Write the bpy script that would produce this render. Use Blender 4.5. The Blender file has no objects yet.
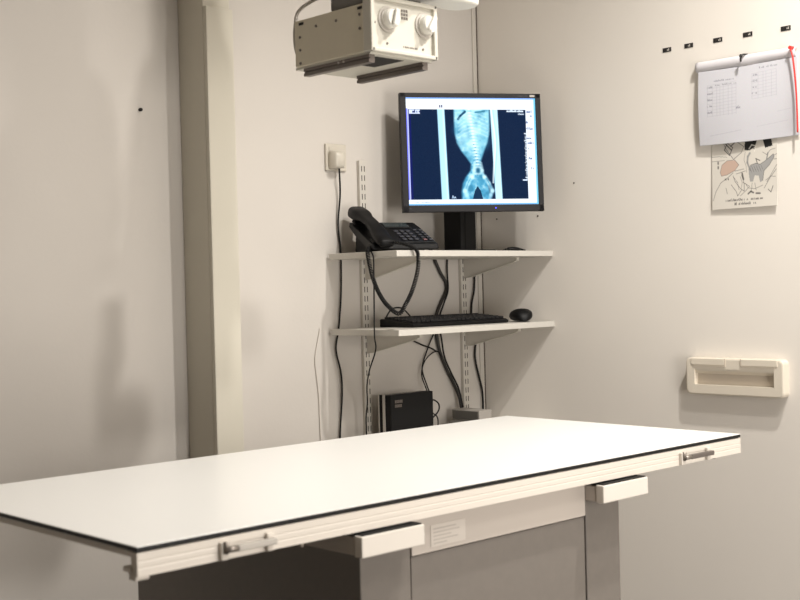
import bpy, bmesh, math, random
import numpy as np
from mathutils import Vector, Matrix
random.seed(4)
rng = np.random.default_rng(7)
scn = bpy.context.scene
COL = scn.collection
PI = math.pi

# ------------------------------------------------------------------ materials
def s2l(c):
    return tuple((x / 12.92 if x <= 0.04045 else ((x + 0.055) / 1.055) ** 2.4) for x in c)

def mat(name, rgb, rough=0.5, metal=0.0, var=0.0, scale=8.0, bump=0.0, bscale=120.0, coat=0.0, spec=0.5, emit=None, estr=1.0):
    m = bpy.data.materials.new(name)
    m.use_nodes = True
    nt = m.node_tree
    b = nt.nodes['Principled BSDF']
    b.inputs['Roughness'].default_value = rough
    b.inputs['Metallic'].default_value = metal
    b.inputs['Specular IOR Level'].default_value = spec
    b.inputs['Coat Weight'].default_value = coat
    c = (*s2l(rgb), 1)
    b.inputs['Base Color'].default_value = c
    tc = nt.nodes.new('ShaderNodeTexCoord')
    if var > 0:
        n = nt.nodes.new('ShaderNodeTexNoise')
        n.inputs['Scale'].default_value = scale
        n.inputs['Detail'].default_value = 6
        nt.links.new(tc.outputs['Object'], n.inputs['Vector'])
        r = nt.nodes.new('ShaderNodeValToRGB')
        r.color_ramp.elements[0].position = 0.3
        r.color_ramp.elements[1].position = 0.7
        lo = tuple(x * (1 - var) for x in c[:3]) + (1,)
        hi = tuple(min(1, x * (1 + var)) for x in c[:3]) + (1,)
        r.color_ramp.elements[0].color = lo
        r.color_ramp.elements[1].color = hi
        nt.links.new(n.outputs['Fac'], r.inputs['Fac'])
        nt.links.new(r.outputs['Color'], b.inputs['Base Color'])
    if bump > 0:
        n2 = nt.nodes.new('ShaderNodeTexNoise')
        n2.inputs['Scale'].default_value = bscale
        n2.inputs['Detail'].default_value = 4
        nt.links.new(tc.outputs['Object'], n2.inputs['Vector'])
        bp = nt.nodes.new('ShaderNodeBump')
        bp.inputs['Strength'].default_value = bump
        bp.inputs['Distance'].default_value = 0.002
        nt.links.new(n2.outputs['Fac'], bp.inputs['Height'])
        nt.links.new(bp.outputs['Normal'], b.inputs['Normal'])
    if emit:
        b.inputs['Emission Color'].default_value = (*s2l(emit), 1)
        b.inputs['Emission Strength'].default_value = estr
    return m

def attr_mat(name, rough=0.6, emission=0.0):
    m = bpy.data.materials.new(name)
    m.use_nodes = True
    nt = m.node_tree
    b = nt.nodes['Principled BSDF']
    a = nt.nodes.new('ShaderNodeAttribute')
    a.attribute_name = 'print'
    b.inputs['Roughness'].default_value = rough
    if emission > 0:
        b.inputs['Base Color'].default_value = (0.002, 0.002, 0.003, 1)
        nt.links.new(a.outputs['Color'], b.inputs['Emission Color'])
        b.inputs['Emission Strength'].default_value = emission
    else:
        nt.links.new(a.outputs['Color'], b.inputs['Base Color'])
    return m

WALLC = (0.805, 0.783, 0.756)
M = {}
M['wall'] = mat('painted_plaster', WALLC, 0.75, var=0.02, scale=3.0, bump=0.12, bscale=90, spec=0.25)
M['wall_lit'] = mat('painted_plaster_lit', (0.915, 0.893, 0.862), 0.6, var=0.018, scale=2.5, bump=0.08, bscale=60, spec=0.3)  # paler than the back wall: extra light on the right wall baked in
M['ceiling'] = mat('ceiling_paint', (0.86, 0.83, 0.78), 0.8)
M['floor'] = mat('vinyl_floor', (0.36, 0.33, 0.30), 0.5, var=0.08, scale=20)
M['column'] = mat('column_paint', (0.81, 0.79, 0.735), 0.5, spec=0.35)
M['table'] = mat('white_laminate', (0.955, 0.955, 0.945), 0.33, spec=0.45)
M['black_core'] = mat('black_core', (0.04, 0.038, 0.045), 0.45, spec=0.3)
M['rail'] = mat('cream_aluminium', (0.86, 0.83, 0.79), 0.4, spec=0.5)
M['cap'] = mat('cream_plastic_cap', (0.86, 0.835, 0.80), 0.45)
M['grey_panel'] = mat('taupe_coated_steel', (0.46, 0.435, 0.41), 0.5, var=0.03, scale=60)
M['apron'] = mat('beige_coated_steel', (0.77, 0.735, 0.70), 0.5)
M['sticker'] = mat('pale_sticker', (0.83, 0.80, 0.765), 0.45)
M['ink'] = mat('grey_ink', (0.72, 0.69, 0.66), 0.6)
M['steel'] = mat('dull_steel', (0.55, 0.52, 0.49), 0.4, metal=0.7)
M['darksteel'] = mat('dark_steel', (0.42, 0.39, 0.37), 0.4, metal=0.4)
M['shelf'] = mat('shelf_melamine', (0.775, 0.76, 0.73), 0.5)
M['railwhite'] = mat('white_enamel', (0.80, 0.78, 0.745), 0.45)
M['slot'] = mat('dark_slot', (0.10, 0.09, 0.08), 0.8)
M['black'] = mat('black_plastic', (0.045, 0.043, 0.048), 0.5, spec=0.22)
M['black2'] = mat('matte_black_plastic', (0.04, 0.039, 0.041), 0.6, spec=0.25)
M['bezel'] = mat('charcoal_bezel', (0.115, 0.11, 0.12), 0.45, spec=0.3)
M['key'] = mat('grey_key', (0.16, 0.16, 0.19), 0.5)
M['keycap'] = mat('black_keycap', (0.085, 0.083, 0.09), 0.5, spec=0.35)
M['cable'] = mat('black_cable', (0.07, 0.066, 0.068), 0.5, spec=0.3)
M['cable2'] = mat('charcoal_cable', (0.20, 0.19, 0.18), 0.55)
M['palecord'] = mat('pale_cord', (0.80, 0.775, 0.74), 0.6)
M['socket'] = mat('ivory_socket', (0.79, 0.765, 0.715), 0.35)
M['silver'] = mat('silver_plastic', (0.74, 0.72, 0.69), 0.35, metal=0.2)
M['greybox'] = mat('grey_box', (0.62, 0.60, 0.575), 0.6)
M['greydark'] = mat('dark_grey_box', (0.36, 0.35, 0.33), 0.6)
M['coll'] = mat('collimator_cream', (0.84, 0.81, 0.73), 0.5, var=0.02, scale=30)
M['collwhite'] = mat('collimator_white', (0.79, 0.775, 0.73), 0.4)
M['tube'] = mat('tube_housing_white', (0.92, 0.91, 0.88), 0.45)
M['mount'] = mat('dark_grey_mount', (0.43, 0.42, 0.40), 0.5)
M['knob'] = mat('knob_white', (0.86, 0.85, 0.82), 0.25, coat=0.4)
M['handle'] = mat('cream_handle', (0.875, 0.84, 0.78), 0.35, spec=0.5)
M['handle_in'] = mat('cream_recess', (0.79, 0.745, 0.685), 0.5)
M['paper'] = attr_mat('printed_paper', 0.7)
M['paperplain'] = mat('plain_paper', (0.83, 0.82, 0.835), 0.7)
M['red'] = mat('red_ribbon', (0.86, 0.22, 0.20), 0.5)
M['label'] = mat('black_label', (0.13, 0.12, 0.12), 0.5)
M['labelwhite'] = mat('label_lettering', (0.75, 0.73, 0.70), 0.5)
M['joint'] = mat('dark_joint', (0.25, 0.20, 0.17), 0.8)
M['pink'] = mat('pink_key', (0.42, 0.28, 0.29), 0.5)
M['bluelcd'] = mat('grey_lcd', (0.24, 0.27, 0.28), 0.2)
M['led'] = mat('blue_led', (0.2, 0.2, 0.6), 0.3, emit=(0.35, 0.35, 1.0), estr=3.0)
M['screen'] = attr_mat('monitor_picture', 0.5, emission=1.75)
M['screen'].node_tree.nodes['Principled BSDF'].inputs['Specular IOR Level'].default_value = 0.04

# ------------------------------------------------------------------ helpers
def obj(name, bm, m, parent=None, smooth=False, loc=None, rot=None):
    me = bpy.data.meshes.new(name)
    bmesh.ops.recalc_face_normals(bm, faces=bm.faces)
    bm.to_mesh(me)
    bm.free()
    if smooth:
        me.polygons.foreach_set('use_smooth', [True] * len(me.polygons))
    mm = m if isinstance(m, (list, tuple)) else [m]
    for k in mm:
        me.materials.append(M[k])
    o = bpy.data.objects.new(name, me)
    COL.objects.link(o)
    if parent is not None:
        o.parent = parent
    if loc is not None:
        o.location = loc
    if rot is not None:
        o.rotation_euler = rot
    return o

def tag(o, label=None, cat=None, group=None, kind=None):
    if label: o['label'] = label
    if cat: o['category'] = cat
    if group: o['group'] = group
    if kind: o['kind'] = kind
    return o

def thing(name, label, cat, loc=(0, 0, 0), rotz=0.0, group=None):
    o = bpy.data.objects.new(name, None)
    o.empty_display_size = 0.05
    COL.objects.link(o)
    o.location = loc
    o.rotation_euler = (0, 0, rotz)
    return tag(o, label, cat, group)

def copy_tree(o, parent=None):
    c = o.copy()
    COL.objects.link(c)
    if parent is not None:
        c.parent = parent
    for ch in list(o.children):
        copy_tree(ch, c)
    return c

def struct(name, bm, m, **k):
    o = obj(name, bm, m, **k)
    o['kind'] = 'structure'
    return o

def box(bm, x0, x1, y0, y1, z0, z1, bev=0.0, seg=2, mi=0):
    vs = [bm.verts.new((x, y, z)) for x in (x0, x1) for y in (y0, y1) for z in (z0, z1)]
    idx = [(0, 1, 3, 2), (4, 6, 7, 5), (0, 4, 5, 1), (2, 3, 7, 6), (0, 2, 6, 4), (1, 5, 7, 3)]
    fs = [bm.faces.new([vs[i] for i in f]) for f in idx]
    for f in fs: f.material_index = mi
    if bev > 0:
        es = set(e for f in fs for e in f.edges)
        r = bmesh.ops.bevel(bm, geom=list(es), offset=bev, segments=seg, profile=0.5, affect='EDGES', clamp_overlap=True)
        for f in r['faces']: f.material_index = mi
    return fs

def B(*a, **k):
    bm = bmesh.new()
    box(bm, *a, **k)
    return bm

def prism(bm, pts, axis, a0, a1, bev=0.0, seg=2):
    """extrude a closed outline along an axis; outline gives the two other coordinates in order"""
    def mk(p, a):
        if axis == 0: return (a, p[0], p[1])
        if axis == 1: return (p[0], a, p[1])
        return (p[0], p[1], a)
    v0 = [bm.verts.new(mk(p, a0)) for p in pts]
    v1 = [bm.verts.new(mk(p, a1)) for p in pts]
    n = len(pts)
    fs = [bm.faces.new(v0), bm.faces.new(v1[::-1])]
    for i in range(n):
        fs.append(bm.faces.new((v0[i], v1[i], v1[(i + 1) % n], v0[(i + 1) % n])))
    if bev > 0:
        es = set(e for f in fs for e in f.edges)
        bmesh.ops.bevel(bm, geom=list(es), offset=bev, segments=seg, profile=0.5, affect='EDGES', clamp_overlap=True)

def cyl(bm, p0, p1, r0, r1=None, n=24, caps=True):
    r1 = r0 if r1 is None else r1
    p0, p1 = Vector(p0), Vector(p1)
    d = (p1 - p0).normalized()
    u = d.orthogonal().normalized()
    v = d.cross(u)
    a, b = [], []
    for i in range(n):
        t = 2 * PI * i / n
        e = math.cos(t) * u + math.sin(t) * v
        a.append(bm.verts.new(p0 + r0 * e))
        b.append(bm.verts.new(p1 + r1 * e))
    for i in range(n):
        bm.faces.new((a[i], a[(i + 1) % n], b[(i + 1) % n], b[i]))
    if caps:
        bm.faces.new(a[::-1])
        bm.faces.new(b)

def lathe(bm, origin, axis, prof, n=36):
    """prof: list of (distance along axis, radius)"""
    o, d = Vector(origin), Vector(axis).normalized()
    u = d.orthogonal().normalized()
    v = d.cross(u)
    rings = []
    for h, r in prof:
        if r < 1e-6:
            rings.append([bm.verts.new(o + d * h)])
        else:
            rings.append([bm.verts.new(o + d * h + r * (math.cos(2 * PI * i / n) * u + math.sin(2 * PI * i / n) * v)) for i in range(n)])
    for a, b in zip(rings, rings[1:]):
        for i in range(n):
            j = (i + 1) % n
            if len(a) == 1 and len(b) > 1: bm.faces.new((a[0], b[i], b[j]))
            elif len(b) == 1 and len(a) > 1: bm.faces.new((a[i], a[j], b[0]))
            elif len(a) > 1: bm.faces.new((a[i], a[j], b[j], b[i]))

def catmull(pts, k=8):
    P = [Vector(p) for p in pts]
    P = [P[0] * 2 - P[1]] + P + [P[-1] * 2 - P[-2]]
    out = []
    for i in range(1, len(P) - 2):
        a, b, c, d = P[i - 1:i + 3]
        for j in range(k):
            t = j / k
            out.append(0.5 * ((2 * b) + (c - a) * t + (2 * a - 5 * b + 4 * c - d) * t * t + (3 * b - a - 3 * c + d) * t ** 3))
    out.append(P[-2])
    return out

def tube(bm, pts, r, n=8, k=8, smooth=True):
    path = catmull(pts, k) if smooth else [Vector(p) for p in pts]
    prev = None
    u = None
    rings = []
    for i, p in enumerate(path):
        d = (path[min(i + 1, len(path) - 1)] - path[max(i - 1, 0)]).normalized()
        if u is None: u = d.orthogonal().normalized()
        u = (u - d * u.dot(d)).normalized()
        v = d.cross(u)
        rings.append([bm.verts.new(p + r * (math.cos(2 * PI * q / n) * u + math.sin(2 * PI * q / n) * v)) for q in range(n)])
    for a, b in zip(rings, rings[1:]):
        for q in range(n):
            bm.faces.new((a[q], a[(q + 1) % n], b[(q + 1) % n], b[q]))
    bm.faces.new(rings[0][::-1])
    bm.faces.new(rings[-1])

def loft(bm, secs, n=20, e=3.0):
    """secs: (center, half width vector, half height vector); superellipse sections"""
    rings = []
    for c, hw, hh in secs:
        c, hw, hh = Vector(c), Vector(hw), Vector(hh)
        ring = []
        for i in range(n):
            t = 2 * PI * i / n
            ct, st = math.cos(t), math.sin(t)
            a = math.copysign(abs(ct) ** (2 / e), ct)
            b = math.copysign(abs(st) ** (2 / e), st)
            ring.append(bm.verts.new(c + hw * a + hh * b))
        rings.append(ring)
    for a, b in zip(rings, rings[1:]):
        for i in range(n):
            bm.faces.new((a[i], a[(i + 1) % n], b[(i + 1) % n], b[i]))
    bm.faces.new(rings[0][::-1])
    bm.faces.new(rings[-1])

# ---- pictures printed on sheets: colour per grid point, sRGB in, linear out
def new_img(w, h, c):
    a = np.zeros((h, w, 3)); a[:] = c
    return a
def GX(a):
    h, w = a.shape[:2]
    return np.meshgrid((np.arange(w)) / (w - 1), (np.arange(h)) / (h - 1))
def blend(a, mask, c):
    mask = np.clip(mask, 0, 1)[..., None]
    a[:] = a * (1 - mask) + np.array(c) * mask
def rect(a, u0, v0, u1, v1, c, al=1.0, soft=0.0):
    U, V = GX(a)
    if soft: m = np.clip((U - u0) / soft + .5, 0, 1) * np.clip((u1 - U) / soft + .5, 0, 1) * np.clip((V - v0) / soft + .5, 0, 1) * np.clip((v1 - V) / soft + .5, 0, 1)
    else: m = ((U >= u0) & (U <= u1) & (V >= v0) & (V <= v1)).astype(float)
    blend(a, m * al, c)
def line(a, pts, w, c, al=1.0, asp=1.0):
    U, V = GX(a)
    V = V * asp
    for (x0, y0), (x1, y1) in zip(pts, pts[1:]):
        y0 *= asp; y1 *= asp
        dx, dy = x1 - x0, y1 - y0
        L = dx * dx + dy * dy + 1e-12
        t = np.clip(((U - x0) * dx + (V - y0) * dy) / L, 0, 1)
        d = np.hypot(U - x0 - t * dx, V - y0 - t * dy)
        blend(a, np.clip(1.5 - d / w, 0, 1) * al, c)
        y0 /= asp; y1 /= asp
def poly(a, pts, c, al=1.0):
    U, V = GX(a)
    ins = np.zeros(U.shape, bool)
    n = len(pts)
    for i in range(n):
        x0, y0 = pts[i]; x1, y1 = pts[(i + 1) % n]
        if y0 == y1: continue
        cnd = ((y0 > V) != (y1 > V)) & (U < (x1 - x0) * (V - y0) / (y1 - y0) + x0)
        ins ^= cnd
    blend(a, ins * al, c)
def blob(a, cx, cy, rx, ry, c, al=1.0, p=2.0):
    U, V = GX(a)
    d = ((U - cx) / rx) ** 2 + ((V - cy) / ry) ** 2
    blend(a, np.exp(-d ** (p / 2)) * al, c)
def scribble(a, u0, u1, v, h, c, al=0.8, asp=1.0, words=True):
    """small unreadable print: a run of short strokes"""
    x = u0
    while x < u1:
        w = h * random.uniform(0.25, 0.6)
        if words and random.random() < 0.16:
            x += w * 1.3; continue
        k = random.choice((0, 1, 2))
        hh = h * random.choice((0.55, 0.6, 1.0))
        if k == 0: line(a, [(x, v), (x, v - hh)], h * 0.14, c, al, asp)
        elif k == 1: line(a, [(x, v), (x + w * .5, v - hh), (x + w, v)], h * 0.12, c, al, asp)
        else: line(a, [(x + w, v - hh), (x, v - hh * .5), (x + w, v)], h * 0.12, c, al, asp)
        x += w * 1.35
def sheet(name, img, P, m, parent=None, thick=0.0):
    """P(u, v) gives the point; img rows run from v=0 (top) down"""
    h, w = img.shape[:2]
    bm = bmesh.new()
    vs = [[bm.verts.new(P(i / (w - 1), j / (h - 1))) for i in range(w)] for j in range(h)]
    for j in range(h - 1):
        for i in range(w - 1):
            bm.faces.new((vs[j][i], vs[j + 1][i], vs[j + 1][i + 1], vs[j][i + 1]))
    me = bpy.data.meshes.new(name)
    bm.to_mesh(me); bm.free()
    lin = np.where(img <= 0.04045, img / 12.92, ((np.clip(img, 0, 1) + 0.055) / 1.055) ** 2.4)
    at = me.color_attributes.new('print', 'FLOAT_COLOR', 'POINT')
    at.data.foreach_set('color', np.concatenate([lin.reshape(-1, 3), np.ones((h * w, 1))], 1).astype(np.float32).ravel())
    me.materials.append(M[m])
    me.polygons.foreach_set('use_smooth', [True] * len(me.polygons))
    o = bpy.data.objects.new(name, me)
    COL.objects.link(o)
    if parent is not None: o.parent = parent
    if thick:
        md = o.modifiers.new('thickness', 'SOLIDIFY'); md.thickness = thick; md.offset = -1
    return o

# ------------------------------------------------------------------ the room
CEIL = 3.1
XL, YF = -5.4, -5.2
struct('wall_back', B(XL, 0.1, 0, 0.1, 0, CEIL), 'wall')
struct('wall_right', B(0, 0.1, YF, 0, 0, CEIL), 'wall_lit')
struct('wall_left', B(XL - 0.1, XL, YF, 0.1, 0, CEIL), 'wall')
struct('wall_front', B(XL, 0.1, YF - 0.1, YF, 0, CEIL), 'wall')
struct('floor', B(XL - 0.1, 0.1, YF - 0.1, 0.1, -0.1, 0), 'floor')
struct('ceiling', B(XL - 0.1, 0.1, YF - 0.1, 0.1, CEIL, CEIL + 0.1), 'ceiling')
# cover strip and dark joint in the corner
bm = bmesh.new(); box(bm, -0.021, -0.0045, -0.004, 0, 0, CEIL, 0.0008, 1)
struct('trim_1', bm, 'railwhite')
bm = bmesh.new(); box(bm, -0.0045, 0, -0.003, 0, 0, CEIL)
struct('trim_2', bm, 'joint')
# boxed-in column on the back wall: deep casing with a raised cover on its front
tr = struct('trim_3', B(-1.043, -0.967, -0.104, 0, 0, CEIL, bev=0.002), 'column')
bm = bmesh.new(); box(bm, -1.043, -0.967, -0.117, -0.104, 0, 1.864, 0.002, 2)
cv = obj('column_cover', bm, 'column', tr)

# ------------------------------------------------------------------ examination table
xl, xr, yf, yb, zt = -1.8615, -0.4307, -1.1116, -0.4681, 0.8805
T = thing('examination_table', 'large white X-ray examination table with black edge and taupe pedestal', 'table', (-1.146, -0.79, 0))
TL = Vector((1.146, 0.79, 0))
def tp(name, bm, m, parent=T, smooth=False):
    bmesh.ops.translate(bm, vec=TL, verts=bm.verts)
    return obj(name, bm, m, parent, smooth)
ttop = tp('tabletop', B(xl, xr, yf, yb, zt - 0.0012, zt, bev=0.0004, seg=1), 'table')
tag(ttop, 'smooth white tabletop')
e = tp('tabletop_edge', B(xl, xr, yf, yb, zt - 0.0068, zt - 0.0012, bev=0.0004, seg=1), 'black_core')
tag(e, 'thin black edge of the tabletop')
def side_rail(y0, s):
    # profile in (y, z), extruded along x; s=-1 front, +1 back
    pr = [(0, 0.8722), (0.0, 0.8622), (0.0005, 0.8616), (0.0005, 0.8604), (0, 0.8598), (0, 0.8535), (0.0004, 0.8530), (0.0004, 0.8515), (0, 0.8510),
          (0, 0.8415), (0.022, 0.8415), (0.022, 0.846), (0.015, 0.846), (0.015, 0.866), (0.026, 0.866), (0.026, 0.8722)]
    bm = bmesh.new()
    prism(bm, [(y0 - s * p, z) for p, z in pr], 0, xl, xr)
    return bm
fr = tp('side_rail', side_rail(yf, -1), 'rail')
tp('side_rail', side_rail(yb, 1), 'rail')
# end flanges at the rail's open end
bm = bmesh.new(); box(bm, xl - 0.001, xl + 0.02, yf + 0.004, yf + 0.020, 0.836, 0.8415, 0.001); box(bm, xl - 0.004, xl + 0.008, yf + 0.012, yf + 0.030, 0.846, 0.853, 0.002)
tp('rail_end_stop', bm, 'rail', fr)
tp('end_rail', B(xl + 0.004, xl + 0.022, yf + 0.026, yb - 0.026, 0.864, 0.8735), 'rail')
tp('end_rail', B(xr - 0.022, xr - 0.004, yf + 0.026, yb - 0.026, 0.864, 0.8735), 'rail')
tp('support_frame', B(-1.60, -0.69, yf + 0.05, yb - 0.05, 0.845, 0.8735), 'black2')
def clamp(x0, x1, barm, parent=T):
    c = tp('rail_clamp', B(x0, x0 + 0.013, yf - 0.007, yf, 0.842, 0.866, bev=0.0015), 'rail', parent)
    tp('clamp_foot', B(x1 - 0.012, x1, yf - 0.007, yf, 0.842, 0.867, bev=0.0015), 'rail', c)
    bm = bmesh.new(); box(bm, x0 + 0.022, x1 - 0.001, yf - 0.016, yf - 0.007, 0.852, 0.861, 0.0015)
    tp('clamp_bar', bm, barm, c)
    bm = bmesh.new()
    cyl(bm, (x0 + 0.004, yf - 0.012, 0.8565), (x0 + 0.024, yf - 0.012, 0.8565), 0.0042, n=14)
    cyl(bm, (x0 + 0.0065, yf - 0.0085, 0.851), (x0 + 0.0065, yf - 0.0085, 0.867), 0.0038, n=14)
    tp('clamp_screw', bm, 'steel', c, True)
clamp(-1.737, -1.648, 'silver')
clamp(-0.655, -0.553, 'darksteel')
for x_, z_ in ((-1.59, 0.8355), (-0.52, 0.8385)):
    bm = bmesh.new(); cyl(bm, (x_, yf + 0.008, z_), (x_, yf + 0.008, 0.8415), 0.004, n=12)
    tp('rail_screw', bm, 'steel')
# cross arms with cream end caps
def cross_arm(x0, x1):
    a = tp('cross_arm', B(x0 + 0.001, x1 - 0.001, yf + 0.004, yb - 0.02, 0.806, 0.834, bev=0.002), 'apron')
    tp('arm_end_cap', B(x0, x1, yf - 0.0145, yf + 0.003, 0.8045, 0.8365, bev=0.0018), 'cap', a)
    tp('arm_shade_strip', B(x0 + 0.004, x1 - 0.004, yf - 0.012, yf + 0.05, 0.8366, 0.8385), 'black2', a)  # black strip paints the shade between rail and arm top
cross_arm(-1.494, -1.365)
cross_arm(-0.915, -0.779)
# pedestal
def leg(x0, x1):
    tp('pedestal_leg', B(x0, x1, -1.083, -0.445, 0, 0.806, bev=0.002), 'grey_panel')
leg(-1.461, -1.3555)
leg(-0.9130, -0.8125)
tp('pedestal_panel', B(-1.3525, -0.916, -1.081, -0.48, 0.0, 0.7765), 'grey_panel')
tp('shadow_gap', B(-1.3557, -1.3523, -1.076, -0.5, 0.0, 0.776), 'black2')
tp('shadow_gap', B(-0.9162, -0.9128, -1.076, -0.5, 0.0, 0.776), 'black2')
ap = tp('apron_panel', B(-1.3535, -0.9155, -1.0845, -0.50, 0.7785, 0.8385, bev=0.001), 'apron')
tag(ap, 'pale beige panel below the tabletop')
st = tp('rating_label', B(-1.312, -1.232, -1.0855, -1.0845, 0.786, 0.821), 'sticker', ap)
bm = bmesh.new()
for k in range(5):
    w = (0.052, 0.06, 0.04, 0.056, 0.03)[k]
    box(bm, -1.306, -1.306 + w, -1.0859, -1.0855, 0.8135 - k * 0.0058, 0.8152 - k * 0.0058)
tp('label_lettering', bm, 'ink', st)

# ------------------------------------------------------------------ wall standards, brackets, shelves
Z1, Z2, Z3 = 1.2936, 1.0962, 0.800
SD = 0.272
def standard(x, ztop, label):
    bm = bmesh.new()
    box(bm, x - 0.0130, x + 0.0130, -0.0110, 0, 0.62, ztop, 0.001, 1)
    o = thing('shelf_standard', label, 'wall rail', (x, 0, 0.62), 0, 'slotted wall rails for the shelves')
    bmesh.ops.translate(bm, vec=(-x, 0, -0.62), verts=bm.verts)
    obj('rail_profile', bm, 'railwhite', o)
    bm = bmesh.new()
    z = ztop - 0.022
    while z > 0.64:
        for dx in (-0.0048, 0.0048):
            box(bm, dx - 0.0012, dx + 0.0012, -0.0114, -0.0108, z - 0.0075 - 0.62, z + 0.0075 - 0.62)
        z -= 0.025
    s = obj('slots', bm, 'slot', o)
    s['kind'] = 'stuff'
    return o
standard(-0.474, 1.545, 'white slotted wall rail behind the telephone and black box')
standard(-0.089, 1.545, 'white slotted wall rail nearest the room corner')
def bracket(x, zt_, label):
    o = thing('shelf_bracket', label, 'shelf bracket', (x, -0.0115, zt_), 0, 'shelf brackets')
    bm = bmesh.new()
    prism(bm, [(0, 0), (-0.205, 0), (-0.205, -0.006), (-0.196, -0.012), (-0.02, -0.052), (0, -0.055)], 0, -0.0016, 0.0016)
    obj('bracket_web', bm, 'railwhite', o)
    bm = bmesh.new()
    box(bm, -0.006, 0.006, -0.207, -0.002, -0.0015, 0, 0.0004, 1)
    obj('bracket_flange', bm, 'railwhite', o)
    bm = bmesh.new()
    prism(bm, [(-0.197, -0.0135), (-0.02, -0.0535), (-0.02, -0.0515), (-0.197, -0.0115)], 0, -0.005, 0.005)
    box(bm, -0.005, 0.005, -0.2065, -0.202, -0.010, -0.001)
    obj('bracket_lip', bm, 'collwhite', o)
    return o
names = {(0, 0): 'white bracket at the left under the upper shelf, beside the telephone cord', (1, 0): 'white bracket under the upper shelf nearest the corner',
         (0, 1): 'white bracket at the left under the keyboard shelf', (1, 1): 'white bracket under the keyboard shelf nearest the corner'}
for j, z in enumerate((Z1, Z2)):
    for i, x in enumerate((-0.474, -0.089)):
        bracket(x, z - 0.0155, names[(i, j)])
for x, wh in ((-0.474, 'left'), (-0.089, 'right')):
    bracket(x, Z3 - 0.0155, wh + ' white bracket of the lowest shelf hidden behind the table').pop('group', None)
def shelf(z, label):
    o = obj('wall_shelf', B(-0.603, -0.0008, -SD, -0.0118, z - 0.0155, z, bev=0.0008, seg=1), 'shelf')
    tag(o, label, 'shelf', 'white wall shelves')
shelf(Z1, 'upper white wall shelf holding the monitor and telephone')
shelf(Z2, 'middle white wall shelf holding the keyboard and mouse')
shelf(Z3, 'lowest white wall shelf just behind the table, carrying the black box')

# ------------------------------------------------------------------ monitor
MON = thing('computer_monitor', 'dark framed flat monitor showing a blue animal X-ray', 'monitor', (-0.186, -0.088, Z1 + 0.0005))
yaw = math.radians(31.3); tilt = math.radians(2.3)
c = Vector((-0.232, -0.190, 1.5667)) - Vector(MON.location)
PM = Matrix.Translation(c) @ Matrix.Rotation(-yaw, 4, 'Z') @ Matrix.Rotation(-tilt, 4, 'X')
SW, SH = 0.1825, 0.146
def mp(name, bm, m, parent=MON, smooth=False):
    bmesh.ops.transform(bm, matrix=PM, verts=bm.verts)
    return obj(name, bm, m, parent, smooth)
# local: x right, z up, -y to the viewer
OWL, OWR, OHT, OHB = SW + 0.0175, SW + 0.0150, SH + 0.0125, SH + 0.019
bm = bmesh.new()
loft(bm, [((0, 0.004, -0.003), (OWL - 0.001, 0, 0), (0, 0, OHB - 0.004)), ((0, 0.022, -0.003), (OWL - 0.002, 0, 0), (0, 0, OHB - 0.005)),
          ((0, 0.034, -0.003), (OWL * 0.82, 0, 0), (0, 0, OHB * 0.78)), ((0, 0.050, -0.003), (OWL * 0.6, 0, 0), (0, 0, OHB * 0.5))], n=64, e=40)
mp('rear_housing', bm, 'black2')
bm = bmesh.new()
box(bm, -OWL, -SW, -0.004, 0.012, -OHB, OHT, 0.0015)
box(bm, SW, OWR, -0.004, 0.012, -OHB, OHT, 0.0015)
box(bm, -OWL + 0.0005, OWR - 0.0005, -0.004, 0.0115, SH, OHT, 0.0015)
box(bm, -OWL + 0.0005, OWR - 0.0005, -0.004, 0.0115, -OHB, -SH, 0.0015)
bz = mp('bezel', bm, 'bezel')
bm = bmesh.new()
for k in range(8): box(bm, SW - 0.052 + k * 0.0038, SW - 0.0495 + k * 0.0038, -0.0043, -0.0040, SH + 0.0040, SH + 0.0075)
mp('bezel_lettering', bm, 'key', bz)
bm = bmesh.new(); box(bm, SW - 0.016, SW - 0.002, -0.0044, -0.0040, SH + 0.0030, SH + 0.0085)
mp('badge', bm, 'silver', bz)
bm = bmesh.new(); box(bm, 0.057, 0.0605, -0.0050, -0.0038, -SH - 0.011, -SH - 0.0078, 0.0006)
mp('power_light', bm, 'led', bz)
bm = bmesh.new(); box(bm, -SW + 0.0, -SW + 0.006, -0.0044, -0.0040, -SH - 0.011, -SH - 0.0075)
mp('badge', bm, 'key', bz)
# picture
W_, H_ = 330, 264
im = new_img(W_, H_, (0.93, 0.965, 1.0))
U, V = GX(im)
rect(im, 0.018, 0.108, 0.922, 0.947, (0.02, 0.115, 0.235))
n = rng.normal(0, 1, (H_, W_))
ins = (U > .018) & (U < .922) & (V > .108) & (V < .947)
im[ins] += (n[ins] * 0.010)[:, None]
# blue left fringe
blend(im, np.clip(1 - U / 0.020, 0, 1) * (V > .1), (0.35, 0.38, 0.95))
blend(im, ((U > .018) & (U < .036) & (V > .108) & (V < .947)) * 0.55, (0.06, 0.06, 0.45))
def bar(x0t, x1t, x0b, x1b, c, al):
    x0 = x0t + (x0b - x0t) * V; x1 = x1t + (x1b - x1t) * V
    m = np.clip((U - x0) / .006 + .5, 0, 1) * np.clip((x1 - U) / .006 + .5, 0, 1) * ((V > .108) & (V < .947))
    blend(im, m * al, c)
bar(0.235, 0.290, 0.252, 0.308, (0.70, 0.88, 0.96), 1)
bar(0.272, 0.288, 0.290, 0.304, (0.80, 0.95, 1.0), .8)
bar(0.642, 0.700, 0.666, 0.720, (0.76, 0.92, 0.98), 1)
xx = 0.660 + 0.028 * np.exp(-((V - .42) / .25) ** 2)
blend(im, np.exp(-((U - xx) / .005) ** 2) * ((V > .108) & (V < .8)) * .35, (0.40, 0.65, 0.78))
blend(im, np.exp(-((U - xx + .012) / .007) ** 2) * ((V > .108) & (V < .8)) * .8, (0.95, 1.0, 1.0))
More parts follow.
